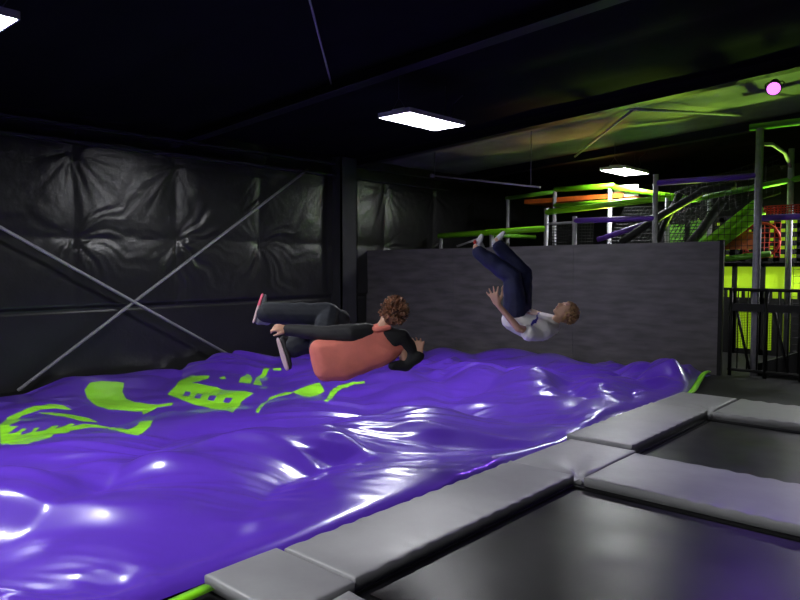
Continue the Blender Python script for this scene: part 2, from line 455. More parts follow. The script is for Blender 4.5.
# ------------------------------------------------------------------ the airbag
def bag_edge(y):
    return -3.315 - 0.36 * sstep(9.2, 11.3, y)
RIDGES = [(-4.95, 1.74, 0.75, 0.2, 0.2), (-5.56, 1.82, 0.5, 0.15, 0.1), (-5.18, 2.73, 0.45, 0.17, 0.15), (-3.13, 2.01, 0.3, 0.12, 0.05), (-4.71, 5.72, 0.5, 0.2, 0.08), (-5.14, 3.62, 0.3, 0.13, 0.07), (-4.5, 4.19, 0.5, 0.15, 0.1), (-3.77, 2.73, 0.25, 0.12, 0.06)]
def bag_far(x):
    return 11.60 + (np.asarray(x, float) + 3.6) * 0.1655
def bag_h(x, y):
    x = np.asarray(x, float); y = np.asarray(y, float)
    wx = x + 0.35 * perlin(x * 0.5, y * 0.5, 11); wy = y + 0.35 * perlin(x * 0.5, y * 0.5, 12)
    a = np.sqrt(perlin(wx * 0.55, wy * 0.45, 1) ** 2 + 0.0012)
    b = np.sqrt(perlin(wx * 0.95, wy * 0.80, 2) ** 2 + 0.0015)
    far = sstep(3.0, 9.0, y - 0.25 * (x + 6.5))
    h = 0.02 + 0.36 * (1 - 0.35 * np.exp(-(((x + 7.8) / 1.9) ** 4 + ((y - 4.6) / 2.4) ** 4))) * a ** 0.8 + (0.02 + 0.22 * far * (1 - 0.75 * np.exp(-(((x + 7.8) / 1.9) ** 4 + ((y - 4.6) / 2.4) ** 4)))) * b ** 0.85 - 0.14
    h += 0.06 * perlin(x * 0.8, y * 0.8, 4)
    # tension wrinkles, stretched streaks in patches
    patch = sstep(-0.10, 0.30, perlin(x * 0.5, y * 0.5, 21))
    patch = np.maximum(patch, 1.0 * np.exp(-(((x + 4.7) / 1.0) ** 2 + ((y - 4.9) / 1.7) ** 2)))
    patch = np.maximum(patch, 0.8 * np.exp(-(((x + 4.2) / 0.8) ** 2 + ((y - 9.4) / 1.5) ** 2)))
    zone = np.exp(-(((x + 7.8) / 1.7) ** 4 + ((y - 4.6) / 2.2) ** 4))
    patch = patch * (1 - 0.93 * zone)
    ang = 0.75 + 0.5 * perlin(x * 0.3, y * 0.3, 27)
    c, s = np.cos(ang), np.sin(ang)
    p = x * c + y * s; q = -x * s + y * c
    wq = q + 0.22 * perlin(p * 0.8, q * 0.8, 23)
    r1 = np.abs(perlin(p * 0.55, wq * 1.7, 22)); r2 = np.abs(perlin(p * 1.1, wq * 3.6, 25))
    h += patch * (0.075 * (np.exp(-(r1 / 0.13) ** 2) - 0.3) + 0.020 * (np.exp(-(r2 / 0.14) ** 2) - 0.3))
    h += 0.010 * (0.15 + patch) * (1 - 2.2 * np.abs(perlin(p * 1.6, wq * 6.5, 24)))
    h += 0.030 * (1 - 0.7 * zone) * perlin(x * 1.7 + y * 0.6, y * 1.6, 28)
    # crumpled far corner
    cr = np.exp(-(((x + 4.1) / 0.9) ** 2 + ((y - 10.3) / 0.9) ** 2))
    h += cr * (0.06 + 0.34 * (np.abs(perlin(x * 1.9, y * 1.9, 31)) - 0.2))
    for (rx, ry, rl, rw, rh) in RIDGES:
        a_ = (x - rx) * 0.743 + (y - ry) * 0.669; b_ = -(x - rx) * 0.669 + (y - ry) * 0.743
        b_ = b_ + 0.05 * rl * perlin(a_ * 1.4 / rl, a_ * 0 + rx, 51)
        h += rh * np.exp(-(a_ / rl) ** 2) * np.where(b_ < 0, np.exp(-(b_ / rw) ** 2), np.exp(-(b_ / (2.6 * rw)) ** 2))
    # borders
    e = bag_edge(y) - x
    h = h * sstep(-0.05, 0.35 + 0.35 * perlin(y * 0.7, y * 0 + 2, 33), e) - 0.07 * np.exp(-np.maximum(e, 0) / 0.05)
    h = h - 0.10 * np.exp(-(bag_far(x) - y) / 0.18)
    h = h - 0.05 * np.exp(-(x + 10.2) / 0.25)
    return np.maximum(h, FZ + 0.004)

nx, ny = 380, 560
V_ = np.linspace(0.4, 11.55, ny)[None, :] * np.ones((nx, 1))
X0_ = -10.2 + np.linspace(0, 1, nx)[:, None] * (bag_edge(V_) + 10.2)
V_ = 0.4 + (V_ - 0.4) / 11.15 * (bag_far(X0_) - 0.4)
U_ = np.linspace(0, 1, nx)[:, None] * np.ones((1, ny))
X_ = -10.2 + U_ * (bag_edge(V_) + 10.2)
Z_ = bag_h(X_, V_)
Pb = np.stack([X_, V_, Z_], -1)

# lime print on the cover (plan coordinates, metres)
PRINT = [
    [(-8.19, 2.6), (-8.69, 2.84), (-8.82, 3.01), (-8.98, 3.23), (-9.02, 3.43), (-8.86, 3.54), (-8.65, 3.57), (-8.78, 3.42), (-8.83, 3.27), (-8.78, 3.16), (-8.7, 3.0), (-8.54, 2.88), (-8.42, 2.9), (-8.16, 2.72), (-8.06, 2.65), (-8.04, 2.74), (-7.95, 2.65), (-7.84, 2.56), (-7.84, 2.63), (-7.95, 2.74), (-7.93, 2.78), (-7.82, 2.69), (-7.74, 2.65), (-7.78, 2.77), (-7.92, 2.85), (-7.94, 2.92), (-7.77, 2.8), (-7.8, 2.92), (-7.94, 3.05), (-7.92, 3.11), (-7.76, 3.0), (-7.83, 3.12), (-7.93, 3.25), (-7.83, 3.25), (-7.75, 3.16), (-7.79, 3.33), (-7.62, 3.41), (-7.42, 3.44), (-6.83, 3.37), (-7.01, 3.57), (-7.33, 3.76), (-7.11, 3.8), (-6.8, 3.6), (-6.5, 3.31), (-6.62, 3.24), (-7.4, 3.39), (-7.56, 3.31), (-7.57, 3.09), (-7.03, 2.67), (-6.73, 2.37), (-6.83, 2.25), (-7.49, 2.38)],
    [(-8.75, 3.2), (-8.67, 3.33), (-8.41, 3.43), (-8.06, 3.49), (-7.74, 3.47), (-7.89, 3.38), (-8.25, 3.33), (-8.52, 3.28)],
    [(-9.52, 4.09), (-9.71, 4.25), (-9.72, 4.42), (-9.65, 4.59), (-9.55, 4.67), (-9.18, 4.46), (-8.77, 4.31), (-8.4, 4.24), (-8.2, 4.3), (-8.07, 4.38), (-8.04, 4.58), (-7.94, 4.5), (-7.97, 4.32), (-7.72, 4.0), (-7.9, 4.08), (-8.08, 3.97), (-8.29, 3.85), (-8.68, 3.87), (-9.18, 3.98)],
    [(-8.62, 4.82), (-8.95, 5.13), (-9.45, 5.53), (-9.79, 5.89), (-9.4, 5.74), (-9.2, 5.86), (-9.05, 5.73), (-8.97, 5.54), (-8.94, 5.39), (-8.5, 5.53), (-7.7, 5.58), (-7.49, 5.23), (-6.61, 4.5), (-7.46, 4.75), (-8.06, 4.72)],
    [(-8.6, 5.96), (-8.88, 6.2), (-9.11, 6.47), (-9.04, 6.5), (-8.76, 6.33), (-8.44, 6.06)],
    [(-8.37, 6.06), (-8.91, 6.51), (-9.02, 6.7), (-9.17, 6.9), (-9.04, 6.89), (-8.96, 6.76), (-8.77, 6.47), (-8.24, 6.12)],
    [(-8.98, 6.88), (-8.88, 6.97), (-8.82, 6.94), (-8.93, 6.86)],
    [(-6.44, 4.69), (-7.03, 5.21), (-7.4, 5.62), (-7.49, 5.95), (-7.41, 6.01), (-7.33, 5.93), (-7.36, 5.73), (-7.25, 5.49), (-6.65, 4.94), (-6.36, 4.67)],
    [(-7.41, 6.01), (-7.48, 6.57), (-7.09, 6.32), (-6.84, 5.84)],
    [(-6.33, 5.63), (-7.04, 6.38), (-7.3, 6.78), (-7.34, 7.1), (-7.13, 7.14), (-7.0, 7.02), (-7.21, 7.0), (-7.05, 6.6), (-6.88, 6.32), (-6.28, 5.66)],
    [(-9.01, 5.9), (-9.05, 6.02), (-8.89, 5.94), (-8.89, 5.85)]]
HOLES = [
    [(-8.6, 5.08), (-8.54, 5.13), (-8.23, 4.91), (-8.37, 4.9)],
    [(-8.43, 5.16), (-8.3, 5.18), (-7.97, 4.92), (-8.07, 4.9)],
    [(-8.06, 5.13), (-7.94, 5.16), (-7.77, 5.0), (-7.86, 4.96)],
    [(-7.78, 5.19), (-7.69, 5.24), (-7.56, 5.09), (-7.65, 5.06)]]
#PRINT_DATA
def sdf_poly(px, py, poly):
    poly = np.array(poly, float)
    d = np.full(px.shape, 1e9); inside = np.zeros(px.shape, bool)
    n = len(poly)
    for i in range(n):
        ax, ay = poly[i]; bx_, by_ = poly[(i + 1) % n]
        ex_, ey_ = bx_ - ax, by_ - ay
        wx_, wy_ = px - ax, py - ay
        t = np.clip((wx_ * ex_ + wy_ * ey_) / (ex_ * ex_ + ey_ * ey_ + 1e-12), 0, 1)
        d = np.minimum(d, np.hypot(wx_ - t * ex_, wy_ - t * ey_))
        c1 = (ay <= py) & (by_ > py); c2 = (by_ <= py) & (ay > py)
        side = ex_ * wy_ - ey_ * wx_
        inside ^= (c1 & (side > 0)) | (c2 & (side < 0))
    return np.where(inside, d, -d)
mask = np.full(X_.shape, -1.0)
for pl in PRINT: mask = np.maximum(mask, sdf_poly(X_, V_, pl))
for pl in HOLES: mask = np.minimum(mask, -sdf_poly(X_, V_, pl))
bag = empty('landing_airbag', (0, 0, 0))
me = grid_mesh('cover', Pb)
at_ = me.attributes.new('print', 'FLOAT', 'POINT')
at_.data.foreach_set('value', mask.reshape(-1).astype(np.float32))
m = mat('purple_vinyl', (0.105, 0.034, 0.49), 0.30, bump=0.10, bscale=5, spec=0.5, coat=0.6, coatr=0.11)
nt = m.node_tree; N = nt.nodes; L = nt.links
a = N.new('ShaderNodeAttribute'); a.attribute_name = 'print'
mr = N.new('ShaderNodeMapRange'); mr.inputs[1].default_value = -0.006; mr.inputs[2].default_value = 0.006
L.new(a.outputs['Fac'], mr.inputs[0])
mx = N.new('ShaderNodeMix'); mx.data_type = 'RGBA'
mx.inputs[6].default_value = (0.105, 0.034, 0.49, 1); mx.inputs[7].default_value = (0.34, 0.92, 0.03, 1)
L.new(mr.outputs[0], mx.inputs[0]); L.new(mx.outputs[2], N['Principled BSDF'].inputs['Base Color'])
link('cover', me, m, bag)
def ribbon(name, pts, wdt, parent):
    bm = bmesh.new()
    n = len(pts); prev = None
    for i in range(n):
        p = V(pts[i]); dr = V(pts[min(i + 1, n - 1)]) - V(pts[max(i - 1, 0)]); dr.z = 0; dr.normalize()
        s = V((dr.y, -dr.x, 0)) * wdt / 2
        ring = [bm.verts.new(p - s), bm.verts.new(p + V((0, 0, 0.012))), bm.verts.new(p + s), bm.verts.new(p - V((0, 0, 0.012)))]
        if prev:
            for k in range(4): bm.faces.new((prev[k], prev[(k + 1) % 4], ring[(k + 1) % 4], ring[k]))
        else: bm.faces.new(ring)
        prev = ring
    bm.faces.new(prev[::-1])
    return obj(name, bm, M['lime'], parent, True)
ribbon('edge_band', [(-3.20 + 0.015 * math.sin(y * 5), y, -0.045) for y in np.linspace(0.4, 2.02, 20)], 0.10, bag)
ribbon('edge_band', [(bag_edge(y) + 0.05, y, -0.05 + 0.06 * sstep(10.6, 11.2, y)) for y in np.linspace(9.3, 11.3, 20)], 0.085, bag)
tag(bag, 'huge purple inflated landing airbag with lime green print beside the trampolines', 'airbag')

# ------------------------------------------------------------------ plywood wall behind the airbag
bp = empty('plywood_wall', (-3.56, 11.72, FZ), math.atan2(1.15, 6.95))
xs = [-7.02, -4.9, -2.46, -0.06]
for i in range(3):
    bm = bmesh.new()
    r = bmesh.ops.create_cube(bm, size=1)
    for v in r['verts']:
        x = xs[i] + 0.002 if v.co.x < 0 else xs[i + 1] - 0.002
        z = 0 if v.co.z < 0 else 2.17 + 0.012 * x
        v.co = V((x, v.co.y * 0.036, z))
    obj('plywood_sheet', bm, M['ply'], bp)
bxo('end_post', (-0.06, 0.0, -0.05, 0.09, 0, 2.18), M['black'], bp)
bxo('back_rail', (-7.0, -0.06, 0.02, 0.09, 1.9, 2.03), M['black'], bp)
bxo('back_rail', (-7.0, -0.06, 0.02, 0.09, 0.0, 0.1), M['black'], bp)
tag(bp, 'long black stained plywood wall standing behind the far end of the airbag', 'wall panel')

# ------------------------------------------------------------------ indoor playground behind the wall
pg = empty('climbing_frame', (-6.0, 12.6, FZ))
PO = V((-6.0, 12.6, FZ))
def rel(p): return V(p) - PO
def post(x, y, top, r=0.045):
    tubo('post', [rel((x, y, FZ)), rel((x, y, top))], r, M['post'], pg, 12)
    
for p in ((-10.06, 12.6, 2.40), (-8.65, 12.6, 2.38), (-7.3, 12.6, 2.84), (-6.34, 12.0, 2.60), (-4.8, 12.0, 3.26), (-3.15, 12.0, 3.84, 0.06),
          (-2.92, 13.0, 3.62, 0.05), (-7.9, 14, 3.40), (-6.58, 14, 3.38), (-9.15, 14, 3.30), (-5.05, 13.2, 2.95), (-4.4, 13.6, 3.0), (-1.3, 12.0, 3.84)):
    post(*p)
def rail(name, pts, r, m):
    tubo(name, [rel(p) for p in pts], r, m, pg, 12)
rail('padded_rail', [(-10.12, 12.6, 2.35), (-7.3, 12.6, 2.43)], 0.065, M['lime'])
rail('padded_rail', [(-7.3, 12.6, 2.76), (-5.0, 12.6, 2.89)], 0.06, M['lime'])
rail('padded_rail', [(-8.65, 12.6, 2.34), (-8.65, 14.4, 2.34)], 0.05, M['dlime'])
rail('padded_rail', [(-7.9, 14, 3.38), (-6.5, 14, 3.36)], 0.06, M['lime'])
rail('padded_rail', [(-9.2, 14, 3.26), (-7.9, 14, 3.33)], 0.05, M['dlime'])
rail('padded_rail', [(-6.58, 14, 3.34), (-5.93, 14, 3.2), (-4.72, 14, 2.95)], 0.055, M['lime'])
rail('padded_rail', [(-7.9, 14, 3.02), (-4.9, 13.2, 2.94)], 0.05, M['lime'])
rail('padded_rail', [(-6.34, 12, 2.52), (-4.8, 12, 2.50)], 0.05, M['purplefoam'])
rail('padded_rail', [(-4.76, 12, 3.11), (-3.15, 12, 3.10)], 0.05, M['purplefoam'])
rail('padded_rail', [(-6.16, 12.6, 2.17), (-5.13, 12.6, 2.47)], 0.05, M['purplefoam'])
rail('padded_rail', [(-3.2, 12.4, 2.45), (-1.2, 12.4, 2.45)], 0.05, M['purplefoam'])
rail('top_beam', [(-3.3, 12, 3.87), (-1.25, 12, 3.87)], 0.055, M['dlime'])
rail('padded_rail', [(-4.7, 13.0, 2.85), (-1.5, 13.0, 3.3)], 0.05, M['dlime'])
rail('padded_rail', [(-3.95, 12.6, 1.77), (-3.1, 12.6, 1.87)], 0.05, M['dlime'])
rail('curved_brace', [(-3.15, 12.05, 3.6), (-3.05, 12.3, 3.62), (-2.95, 12.7, 3.52), (-2.92, 13.0, 3.3)], 0.03, M['post'])
rail('cross_bar', [(-7.3, 12.6, 2.52), (-6.34, 12.4, 2.52)], 0.025, M['post'])
rail('cross_bar', [(-9.6, 12.6, 2.1), (-9.1, 12.9, 2.3)], 0.025, M['post'])
rail('cross_bar', [(-5.9, 13.2, 2.6), (-5.0, 13.2, 2.62)], 0.03, M['white'])
def pbox(name, b, m):
    bm = bmesh.new()
    box(bm, b[0] - PO.x, b[1] - PO.x, b[2] - PO.y, b[3] - PO.y, b[4] - PO.z, b[5] - PO.z)
    return obj(name, bm, m, pg)
pbox('deck', (-8.7, -6.3, 14.05, 15.6, 3.10, 3.17), M['orange'])
pbox('deck_edge', (-8.7, -6.3, 14.0, 14.05, 3.10, 3.2), M['orange'])
pbox('white_panel', (-6.52, -6.0, 14.06, 14.1, 3.12, 3.36), M['white'])
pbox('green_panel', (-5.4, -5.02, 14.0, 14.04, 1.5, 2.5), M['dlime'])
pbox('green_panel', (-4.9, -4.5, 14.0, 14.04, 1.5, 2.55), M['dlime'])
# slide: an open lime trough with an orange underside
bm = bmesh.new()
a, b = rel((-4.25, 12.55, 1.86)), rel((-3.28, 12.55, 2.66))
d = (b - a).normalized(); sx = V((0, 1, 0)); up = sx.cross(d) * -1
prev = None
for p in (a, b):
    ring = []
    for rr in (0.17, 0.145):
        for k in range(13):
            t = PI + PI * k / 12
            if rr < 0.17: t = PI + PI * (12 - k) / 12
            ring.append(bm.verts.new(p + sx * math.cos(t) * rr * 1.3 + up * math.sin(t) * rr))
    if prev:
        for k in range(26): bm.faces.new((prev[k], prev[(k + 1) % 26], ring[(k + 1) % 26], ring[k]))
    prev = ring
obj('slide', bm, M['lime'], pg, True)
rail('slide_edge', [(-4.25, 12.33, 1.9), (-3.28, 12.33, 2.70)], 0.06, M['lime'])
pbox('orange_panel', (-3.95, -3.35, 12.75, 12.78, 1.95, 2.25), M['orange'])
def net(name, o, ux, uz, nx_, nz_, r, m):
    """square-mesh net between o, o+ux, o+uz: one sheet of crossed strands"""
    bm = bmesh.new(); o = V(o) - PO; ux = V(ux); uz = V(uz); nn = ux.cross(uz).normalized() * 0.03
    for i in range(nx_ + 1):
        p = o + ux * i / nx_; tube(bm, [p, p + uz * 0.5 + nn * math.sin(i * 1.3), p + uz], r, 4)
    for j in range(nz_ + 1):
        p = o + uz * j / nz_; tube(bm, [p, p + ux * 0.5 + nn * math.sin(j * 1.7), p + ux], r, 4)
    return obj(name, bm, m, pg)
net('net', (-4.78, 12.15, 1.9), (1.6, 0.1, 0), (0, 0, 1.18), 18, 12, 0.0045, M['net'])
net('net', (-6.3, 13.0, 1.9), (1.5, 0.6, 0), (0.5, 0, 0.9), 22, 14, 0.008, M['net'])
net('net', (-7.3, 12.7, 1.9), (1.0, 0, 0), (0, 0, 0.6), 16, 10, 0.007, M['net'])
net('net', (-5.0, 13.4, 2.4), (1.9, -0.3, 0.5), (-0.1, 0.3, 0.7), 18, 8, 0.006, M['net'])
net('red_net', (-3.2, 12.55, 2.50), (2.0, 0, 0), (0, 0, 0.15), 40, 4, 0.010, M['rednet'])
net('net', (-2.85, 13.05, 0.0), (1.5, 0, 0), (0, 0, 2.3), 14, 20, 0.004, M['net'])
bm = bmesh.new()
tube(bm, [rel((-3.45 + 0.30 * math.cos(k * PI / 12), 13.4, 2.12 + 0.30 * math.sin(k * PI / 12))) for k in range(25)], 0.022, 8)
obj('climbing_ring', bm, M['rednet'], pg, True)
net('red_net', (-3.75, 13.42, 1.82), (0.6, 0, 0), (0, 0, 0.6), 7, 7, 0.008, M['rednet'])
# sagging black climbing tubes
rail('black_tube', [(-5.6, 12.4, 2.1), (-4.9, 12.6, 2.6), (-4.2, 12.7, 3.0), (-3.7, 12.7, 3.05)], 0.07, M['net'])
rail('black_tube', [(-4.5, 12.5, 1.9), (-4.2, 12.6, 2.3), (-3.9, 12.7, 2.8)], 0.08, M['net'])
rail('black_tube', [(-5.2, 12.9, 1.9), (-4.95, 12.9, 2.5), (-4.7, 12.9, 3.0)], 0.06, M['net'])
tag(pg, 'tall indoor climbing frame with lime and purple padded rails behind the plywood wall', 'climbing frame')

# lime play wall with black lattice
lw = empty('lime_play_wall', (-3.2, 15.05, FZ))
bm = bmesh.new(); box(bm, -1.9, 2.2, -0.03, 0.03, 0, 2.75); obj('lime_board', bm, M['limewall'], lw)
def lbar(bm, x0, x1, v0, v1, y=-0.14): box(bm, x0 + 3.2, x1 + 3.2, y - 0.03, y + 0.03, v0 - FZ, v1 - FZ)
bm = bmesh.new()
for x in (-4.98, -4.36, -3.84, -3.40, -2.6, -2.0): lbar(bm, x, x + (0.09 if x > -4.9 else 0.3), FZ, 2.6)
for x0_, x1_ in ((-4.9, -4.26), (-3.96, -3.80), (-3.60, -3.42), (-3.28, -3.02), (-2.8, -2.5)): lbar(bm, x0_, x1_, 0.0, 0.74)
lbar(bm, -5, -1, 1.17, 1.22); lbar(bm, -5, -1, 0.74, 1.03); lbar(bm, -5, -1, 1.645, 1.78); lbar(bm, -5, -1, FZ, 0.0)
for i in range(24):
    x = -5 + i * 0.166; lbar(bm, x, x + 0.055, 1.03, 1.19)
obj('black_frame', bm, M['black'], lw)
bm = bmesh.new()
for i in range(21): lbar(bm, -5 + i * 0.2, -5 + i * 0.2 + 0.115, 1.75, 2.65, -0.2)
for j in range(6): lbar(bm, -5, -1, 1.72 + j * 0.165, 1.72 + j * 0.165 + 0.10, -0.2)
obj('perforated_panel', bm, M['black'], lw)
bm = bmesh.new()
for i in range(120): box(bm, -1.85 + i * 0.033, -1.85 + i * 0.033 + 0.006, -0.08, -0.075, 0.05, 0.85)
for j in range(26): box(bm, -1.85, 2.15, -0.08, -0.075, 0.06 + j * 0.033, 0.066 + j * 0.033)
obj('wire_mesh', bm, M['net'], lw)
tag(lw, 'bright lime play wall with black lattice, far right behind the fence', 'play wall')

# black fence at the playground entrance
fc = empty('black_fence', (-3.5, 11.84, FZ))
def fbar(name, pts, r):
    tubo(name, [V(p) - V((-3.5, 11.84, FZ)) for p in pts], r, M['black'], fc, 8)
fbar('top_rail', [(-3.5, 11.84, 1.29), (-1.0, 11.84, 1.29)], 0.025)
fbar('bottom_rail', [(-3.5, 11.84, 0.0), (-1.0, 11.84, 0.0)], 0.025)
bxo('kick_board', (0.0, 2.5, -0.015, 0.015, 1.05, 1.17), M['black'], fc)
for x in (-3.47, -2.95, -2.45, -1.95, -1.45): fbar('fence_post', [(x, 11.84, FZ), (x, 11.84, 1.32)], 0.03)
for i in range(17): fbar('baluster', [(-3.36 + i * 0.145, 11.84, 0.0), (-3.36 + i * 0.145, 11.84, 1.28)], 0.010)
for x in (-3.40, -2.85, -2.35): fbar('diagonal_strut', [(x, 11.88, 1.0), (x + 0.22, 11.88, 0.0)], 0.022)
tag(fc, 'low black railing with thin bars at right beside the plywood wall end', 'fence')
rp = bmesh.new()
vs = [rp.verts.new(V(p) - V((-2.6, 12.25, FZ))) for p in ((-3.15, 12.15, FZ), (-1.2, 12.15, FZ), (-1.2, 12.15, 0.85), (-3.15, 12.15, 0.08),
      (-3.15, 12.75, FZ), (-1.2, 12.75, FZ), (-1.2, 12.75, 0.85), (-3.15, 12.75, 0.08))]
for f in ((0, 1, 2, 3), (4, 7, 6, 5), (0, 4, 5, 1), (3, 2, 6, 7), (0, 3, 7, 4), (1, 5, 6, 2)): rp.faces.new([vs[i] for i in f])
o = obj('entry_ramp', rp, M['black']); o.location = (-2.6, 12.25, FZ)
tag(o, 'black ramp sloping up to the right behind the black railing', 'ramp')
# ------------------------------------------------------------------ people
def ico(bm, c, r, rot=None):
    """ellipsoid verts only (for hulls); r = radius or 3 radii"""
    t = bmesh.new(); bmesh.ops.create_icosphere(t, subdivisions=2, radius=1)
    rr = r if isinstance(r, (tuple, list)) else (r, r, r)
    vs = []
    for v in t.verts:
        p = V((v.co.x * rr[0], v.co.y * rr[1], v.co.z * rr[2]))
        if rot is not None: p = rot @ p
        vs.append(bm.verts.new(V(c) + p))
    t.free(); return vs

def hull(bm, balls):
    t = bmesh.new()
    for b in balls: ico(t, *b)
    r = bmesh.ops.convex_hull(t, input=t.verts[:])
    junk = [g for g in r['geom_interior'] if isinstance(g, bmesh.types.BMVert)]
    bmesh.ops.delete(t, geom=junk, context='VERTS')
    me = bpy.data.meshes.new('tmp'); t.to_mesh(me); t.free()
    bm.from_mesh(me); bpy.data.meshes.remove(me)

def limb(bm, pts, rs):
    for i in range(len(pts) - 1): hull(bm, [(pts[i], rs[i]), (pts[i + 1], rs[i + 1])])

def skin(name, bm, mats, parent=None, voxel=0.007, it=6, paint=None, fold=None):
    """voxel-remesh a union of hulls into one continuous surface"""
    me = bpy.data.meshes.new('tmp'); bm.to_mesh(me); bm.free()
    o = bpy.data.objects.new('tmp', me); C.objects.link(o)
    r = o.modifiers.new('r', 'REMESH'); r.mode = 'VOXEL'; r.voxel_size = voxel
    s = o.modifiers.new('s', 'SMOOTH'); s.iterations = it; s.factor = 0.5
    dg = bpy.context.evaluated_depsgraph_get(); dg.update()
    nm = bpy.data.meshes.new_from_object(o.evaluated_get(dg))
    bpy.data.objects.remove(o); bpy.data.meshes.remove(me)
    if fold:
        n = len(nm.vertices)
        co = np.empty(n * 3, np.float32); nm.vertices.foreach_get('co', co); co = co.reshape(-1, 3).astype(float)
        no = np.empty(n * 3, np.float32); nm.vertices.foreach_get('normal', no); no = no.reshape(-1, 3).astype(float)
        amp, sc_ = fold
        f = perlin(co[:, 0] * sc_ + co[:, 1] * 3, co[:, 2] * sc_ - co[:, 1] * 2, 41)
        g = 1 - np.abs(perlin(co[:, 0] * sc_ * 0.8 + co[:, 2] * 5, co[:, 2] * sc_ * 0.8 + co[:, 1] * 6, 43)) * 2.2
        co = co + no * (amp * (f + 0.6 * g))[:, None]
        nm.vertices.foreach_set('co', co.reshape(-1).astype(np.float32)); nm.update()
    nm.name = name; nm.materials.clear()
    ob = link(name, nm, mats, parent, True)
    if paint:
        for p in nm.polygons: p.material_index = paint(p.center)
    return ob

def frame(zaxis, yaxis):
    z = V(zaxis).normalized(); y = V(yaxis); y = (y - z * y.dot(z)).normalized(); x = y.cross(z)
    return Matrix((x, y, z)).transposed()

def hand(bm, wrist, direc, palm, side, L=0.155, curl=(20, 25, 25, 30), spread=10, thumb=35):
    """direc: wrist->fingers; palm: palm normal; side: +1/-1 = which side the thumb is on"""
    d = V(direc).normalized(); p = V(palm); p = (p - d * p.dot(d)).normalized(); s = d.cross(p) * side
    k = L / 0.17
    wv = V(wrist)
    pl = 0.085 * k
    hull(bm, [(wv, 0.021 * k), (wv + d * pl + s * 0.028 * k, 0.0125 * k), (wv + d * pl - s * 0.028 * k, 0.0115 * k), (wv + d * pl * 0.3 + s * 0.024 * k, 0.015 * k), (wv + d * pl * .3 - s * 0.022 * k, 0.014 * k)])
    lens = (0.066, 0.075, 0.070, 0.054)
    for i in range(4):
        off = (0.030 - 0.020 * i) * k
        b = wv + d * pl + s * off
        ang = math.radians(spread) * (1.5 - i) / 1.5
        dd = (d * math.cos(ang) + s * math.sin(ang)).normalized()
        c = math.radians(curl[i])
        pts = [b - dd * 0.02 * k, b]
        for q, fr in enumerate((0.42, 0.32, 0.26)):
            a = c * (q * 1.0 + 0.5)
            pts.append(pts[-1] + (dd * math.cos(a) + p * math.sin(a)) * lens[i] * fr * k)
        limb(bm, pts, [0.0105 * k, 0.0105 * k, 0.0095 * k, 0.0085 * k, 0.0075 * k])
    t = math.radians(thumb)
    b = wv + d * 0.022 * k + s * 0.020 * k
    d1 = (d * math.cos(t) + s * math.sin(t) + p * 0.25).normalized()
    p1 = b + d1 * 0.042 * k
    d2 = (d * math.cos(t * 0.5) + s * math.sin(t * 0.5) + p * 0.35).normalized()
    p2 = p1 + d2 * 0.03 * k
    limb(bm, [b, p1, p2, p2 + d2 * 0.022 * k], [0.015 * k, 0.012 * k, 0.0105 * k, 0.009 * k])

def head(bm, c, upv, facev, s=1.0):
    R = frame(upv, facev)           # x = side, y = face, z = crown
    def at(x, y, z): return V(c) + R @ (V((x, y, z)) * s)
    hull(bm, [(at(0, -0.018, 0.02), (0.074 * s, 0.088 * s, 0.083 * s), R), (at(0, 0.02, 0.025), (0.066 * s, 0.07 * s, 0.07 * s), R)])
    hull(bm, [(at(0, 0.02, 0.0), (0.064 * s, 0.068 * s, 0.06 * s), R), (at(0, 0.055, -0.085), 0.024 * s), (at(0.032, 0.01, -0.06), 0.028 * s), (at(-0.032, 0.01, -0.06), 0.028 * s)])
    hull(bm, [(at(0, 0.088, 0.012), 0.009 * s), (at(0, 0.107, -0.026), 0.012 * s), (at(0.012, 0.092, -0.032), 0.009 * s), (at(-0.012, 0.092, -0.032), 0.009 * s)])
    hull(bm, [(at(0.018, 0.080, -0.056), 0.008 * s), (at(-0.018, 0.080, -0.056), 0.008 * s), (at(0, 0.088, -0.056), 0.009 * s)])
    for sd in (-1, 1):
        hull(bm, [(at(sd * 0.078, -0.014, 0.014), (0.007 * s, 0.018 * s, 0.014 * s), R), (at(sd * 0.076, -0.004, -0.022), (0.007 * s, 0.012 * s, 0.012 * s), R)])
        hull(bm, [(at(sd * 0.03, 0.082, 0.030), 0.009 * s), (at(sd * 0.045, 0.072, 0.028), 0.009 * s)])
    return at, R

def face_paint(at, s=1.0):
    eyes = [at(0.030, 0.088, 0.010), at(-0.030, 0.088, 0.010)]
    brows = [at(0.032, 0.088, 0.034), at(-0.032, 0.088, 0.034)]
    mouth = at(0, 0.098, -0.057)
    def f(c):
        for e in eyes:
            if (c - e).length < 0.010 * s: return 1
        for e in brows:
            if (c - e).length < 0.011 * s: return 3
        if (c - mouth).length < 0.017 * s: return 2
        return 0
    return f

